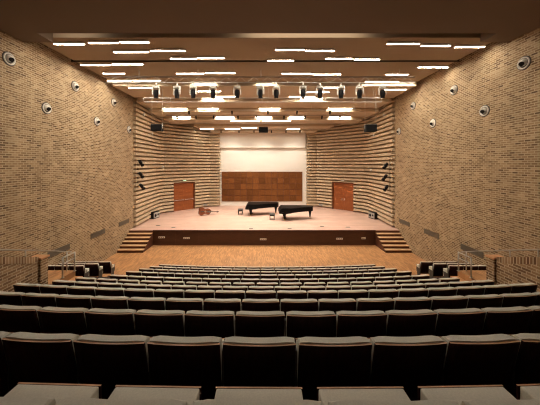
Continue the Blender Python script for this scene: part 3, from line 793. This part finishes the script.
bm = BM(); box(bm, (0.48, -0.135, -0.03), (1.0, -0.09, 0.03)); turn(bm); nk = obj('neck', bm, 'bass', t)
bm = BM(); box(bm, (1.0, -0.13, -0.03), (1.17, -0.08, 0.03)); lathe(bm, [(0, -0.035), (0.05, -0.035), (0.05, 0.035), (0, 0.035)], (1.2, -0.09, 0), axis='Z', seg=14)
for x in (1.04, 1.12): cyl(bm, (x, -0.1, -0.09), (x, -0.1, 0.09), 0.012)
turn(bm); obj('scroll', bm, 'ebony', nk)
bm = BM(); prism(bm, [(0.10, -0.05), (1.0, -0.028), (1.0, 0.028), (0.10, 0.05)], -0.165, -0.136, 'XZ'); turn(bm); obj('fingerboard', bm, 'ebony', t)
bm = BM(); prism(bm, [(-0.10, -0.08), (-0.07, -0.08), (-0.07, 0.08), (-0.10, 0.08)], -0.25, -0.118, 'XZ'); turn(bm); obj('bridge', bm, 'tread', t)
bm = BM(); prism(bm, [(-0.56, -0.03), (-0.24, -0.055), (-0.24, 0.055), (-0.56, 0.03)], -0.19, -0.165, 'XZ'); turn(bm); obj('tailpiece', bm, 'ebony', t)
bm = BM()
for z in (-0.04, -0.013, 0.013, 0.04):
    cyl(bm, (-0.26, -0.19, z), (-0.085, -0.25, z * 1.4), 0.003, seg=5); cyl(bm, (-0.085, -0.25, z * 1.4), (1.02, -0.168, z * 0.5), 0.003, seg=5)
turn(bm); obj('strings', bm, 'steel', t)

# monitor boxes on the stage by the curved walls
for side, x, d, rz, lab in (('left', -8.93, 20.75, math.radians(75), 'black and grey floor monitor by the left slatted brick wall'), ('right', 9.2, 20.6, math.radians(-75), 'black and grey floor monitor by the right slatted brick wall')):
    t = thing('floor_monitor', lab, 'loudspeaker', (x, d, STG), rz)
    bm = BM(); prism(bm, [(-0.2, 0), (0.2, 0), (0.2, 0.3), (0.05, 0.56), (-0.2, 0.56)], -0.38, 0.38, 'YZ'); obj('cabinet', bm, 'black', t)
    bm = BM(); box(bm, (-0.34, -0.222, 0.06), (0.34, -0.2, 0.5)); obj('grille', bm, 'grey_metal', t)
    bm = BM(); cyl(bm, (-0.14, -0.222, 0.26), (-0.14, -0.235, 0.26), 0.12, seg=16); cyl(bm, (0.17, -0.222, 0.3), (0.17, -0.235, 0.3), 0.08, seg=16); obj('driver', bm, 'black', t)

# socket boxes in the stage front
for k, (px, py, lab) in enumerate(((161.7, 237.3, 'leftmost, beside the steps'), (186.5, 238, 'second from the left'), (263.2, 239.2, 'in the middle'), (339.5, 238.7, 'second from the right'), (363.5, 238.2, 'rightmost'))):
    p = at(px, py, 17.03); t = thing('socket_plate', 'pale socket plate in the dark stage front, ' + lab, 'socket', (p.x, 17.03, p.z), 0, 'socket plates in the stage front')
    w = 0.22 if k != 4 else 0.14
    bm = BM(); box(bm, (-w, -0.02, -0.06), (w, 0.0, 0.06)); bevel_all(bm, 0.006, 1); obj('plate', bm, 'white_metal', t)
    bm = BM()
    for x in (-0.6, 0, 0.6): cyl(bm, (x * w, -0.02, 0), (x * w, -0.026, 0), 0.03, seg=12)
    obj('outlets', bm, 'dark_pipe', t)
# floor pockets
for k, (px, py) in enumerate(((158, 225.6), (173.5, 227.4), (251, 228.6), (289.6, 228.6), (322, 226.5), (348, 227.2))):
    d = F * (EYE - STG) / (py - CY); x = (px - CX) * d / F
    t = thing('floor_pocket', 'small dark socket lid in the stage floor near the edge, %s from the left' % ORD[k + 1], 'floor socket', (x, d, STG), 0, 'socket lids in the stage floor')
    bm = BM(); box(bm, (-0.17, -0.12, 0), (0.17, 0.12, 0.006)); obj('frame', bm, 'steel', t)
    bm = BM(); box(bm, (-0.14, -0.09, 0.006), (0.14, 0.09, 0.009)); obj('lid', bm, 'dark_pipe', t)
# connection boxes at the foot of the stage walls
for px, py, x, d, rz, lab in ((204.5, 204, -5.96, 26.0, 45, 'behind the double bass'), (321.5, 205, 6.2, 26.05, -45, 'left of the right door'), (355.5, 210.5, 8.92, 23.35, -47, 'right of the right door')):
    t = thing('connection_box', 'small grey connection box low on the slatted wall, ' + lab, 'socket box', (x, d, STG + 0.16), math.radians(rz), 'connection boxes on the stage walls')
    bm = BM(); box(bm, (-0.24, -0.16, 0), (0.24, 0.02, 0.17)); bevel_all(bm, 0.01, 1); obj('case', bm, 'grey_metal', t)
    bm = BM()
    for q in (-0.14, 0.0, 0.14): cyl(bm, (q, -0.16, 0.085), (q, -0.17, 0.085), 0.035, seg=12)
    obj('outlets', bm, 'black', t)
# signs above the doors
for a, b, lab, mat in ((DA, DB, 'small pale green lit sign above the left stage door', 'exit_green'), (rB, rA, 'small white lit sign above the right stage door', 'white_metal')):
    a, b = Vector(a), Vector(b); d = (b - a).normalized(); c = (a + b) / 2 + Vector((d.y, -d.x)) * 0.14
    t = thing('door_sign', lab, 'sign', (c.x, c.y, DOOR_TOP + 0.12), math.atan2(d.y, d.x))
    bm = BM(); box(bm, (-0.16, -0.03, 0), (0.16, 0.06, 0.15)); obj('box', bm, 'white_metal', t)
    bm = BM(); box(bm, (-0.145, -0.036, 0.015), (0.145, -0.03, 0.135)); obj('face', bm, mat, t)
# small white lamps on the slatted walls
for px, py, d, lab in ((160.5, 167, 22.0, 'left slatted wall, above the floor monitor'), (150, 134, 20.2, 'left slatted wall, below the hung loudspeaker'), (141.5, 114.5, 18.6, 'left slatted wall, topmost one'), (373.6, 170, 21.3, 'right slatted wall, above the floor monitor'), (376.3, 135.5, 20.2, 'right slatted wall, below the hung loudspeaker'), (386.5, 115, 18.6, 'right slatted wall, topmost one')):
    # find where the ray meets the wall curve
    P = curve if px < CX else mirror(curve); best = None
    for (xa, ya), (xb, yb) in zip(P, P[1:]):
        for i in range(40):
            u = i / 40; X = xa + (xb - xa) * u; Y = ya + (yb - ya) * u; e = abs(CX + X * F / Y - px)
            if best is None or e < best[0]: best = (e, X, Y)
    s = 1 if px < CX else -1
    X, Y = best[1] + s * 0.13, best[2]; z = (CY - py) * Y / F
    t = thing('wall_lamp', 'small white lamp on the ' + lab, 'wall lamp', (X, Y, EYE + z), 0, 'small lamps on the slatted walls')
    bm = BM(); box(bm, (min(-s * 0.14, s * 0.02), -0.05, -0.05), (max(-s * 0.14, s * 0.02), 0.05, 0.05)); obj('mount', bm, 'white_metal', t)
    bm = BM(); lathe(bm, [(0, -0.12), (0.07, -0.12), (0.09, 0.1), (0, 0.12)], (s * 0.06, 0, 0.0), seg=14); obj('shade', bm, 'white_metal', t)

# ------------------------------------------------------------------ light of the stage rig, and added fill lights
def spot(x, d, z, tx, td, tz, watts, ang, blend=0.8, col=(1, 0.90, 0.76), size=0.25):
    li = bpy.data.lights.new('rig_or_fill_spot', 'SPOT'); li.energy = watts; li.spot_size = math.radians(ang); li.spot_blend = blend; li.color = col; li.shadow_soft_size = size
    o = bpy.data.objects.new('rig_or_fill_spot', li); COL.objects.link(o); o.location = (x, d, z)
    o.rotation_euler = (Vector((tx, td, tz)) - Vector((x, d, z))).to_track_quat('-Z', 'Y').to_euler()
for bi, xs, watts, ang, dy in ((0, (-5.5, -2.75, 0.15, 3.0, 5.8), 500, 95, 0.6), (1, (-4.5, -1.4, 1.7, 4.8), 360, 95, 0.3), (2, (-3.9, -1.2, 1.5, 4.2), 480, 100, 0.4), (3, (-3.0, 0.15, 3.3), 300, 120, 0.8)):
    d, z = BAT[bi][0], BAT[bi][1]
    for x in xs: spot(x, d, EYE + z - 0.3, x, d + dy, STG, watts, ang)
for x in (-3.2, 0.15, 3.5): spot(x, 25.0, EYE + 3.1, x, 27.0, STG + 3.4, 60, 120)
# added fill spots under the soffit, brightening the seat tops
for x, d, e in ((-1.6, 6.5, 70), (0.15, 6.5, 190), (1.9, 6.5, 70), (0.15, 3.2, 90)): spot(x, d, EYE + 4.55, x * 0.8, d - 0.4, 2.5, e, 66, 1.0, (1, 0.92, 0.8), 0.12)

# added unseen fill lights in the ceiling slot, brightening the first panel's edge
for x, wd, e in ((1.6, 4.4, 26), (-7.0, 1.6, 5)):
    li = bpy.data.lights.new('slot_fill_light', 'AREA'); li.shape = 'RECTANGLE'; li.size = wd; li.size_y = 0.05; li.energy = e; li.color = (1, 0.9, 0.75)
    o = bpy.data.objects.new('slot_fill_light', li); COL.objects.link(o); o.location = (x, 8.86, EYE + 4.97); o.rotation_euler = (math.radians(80), 0, 0)
w = bpy.data.worlds.new('world'); w.use_nodes = True; S.world = w
w.node_tree.nodes['Background'].inputs['Color'].default_value = (0.02, 0.015, 0.01, 1)
S.view_settings.view_transform = 'Standard'; S.view_settings.look = 'None'; S.view_settings.gamma = 1; S.view_settings.use_curve_mapping = False
S.view_settings.exposure = 0.12
S.cycles.use_denoising = True; S.cycles.filter_width = 1.15
S.cycles.max_bounces = 8; S.cycles.diffuse_bounces = 5
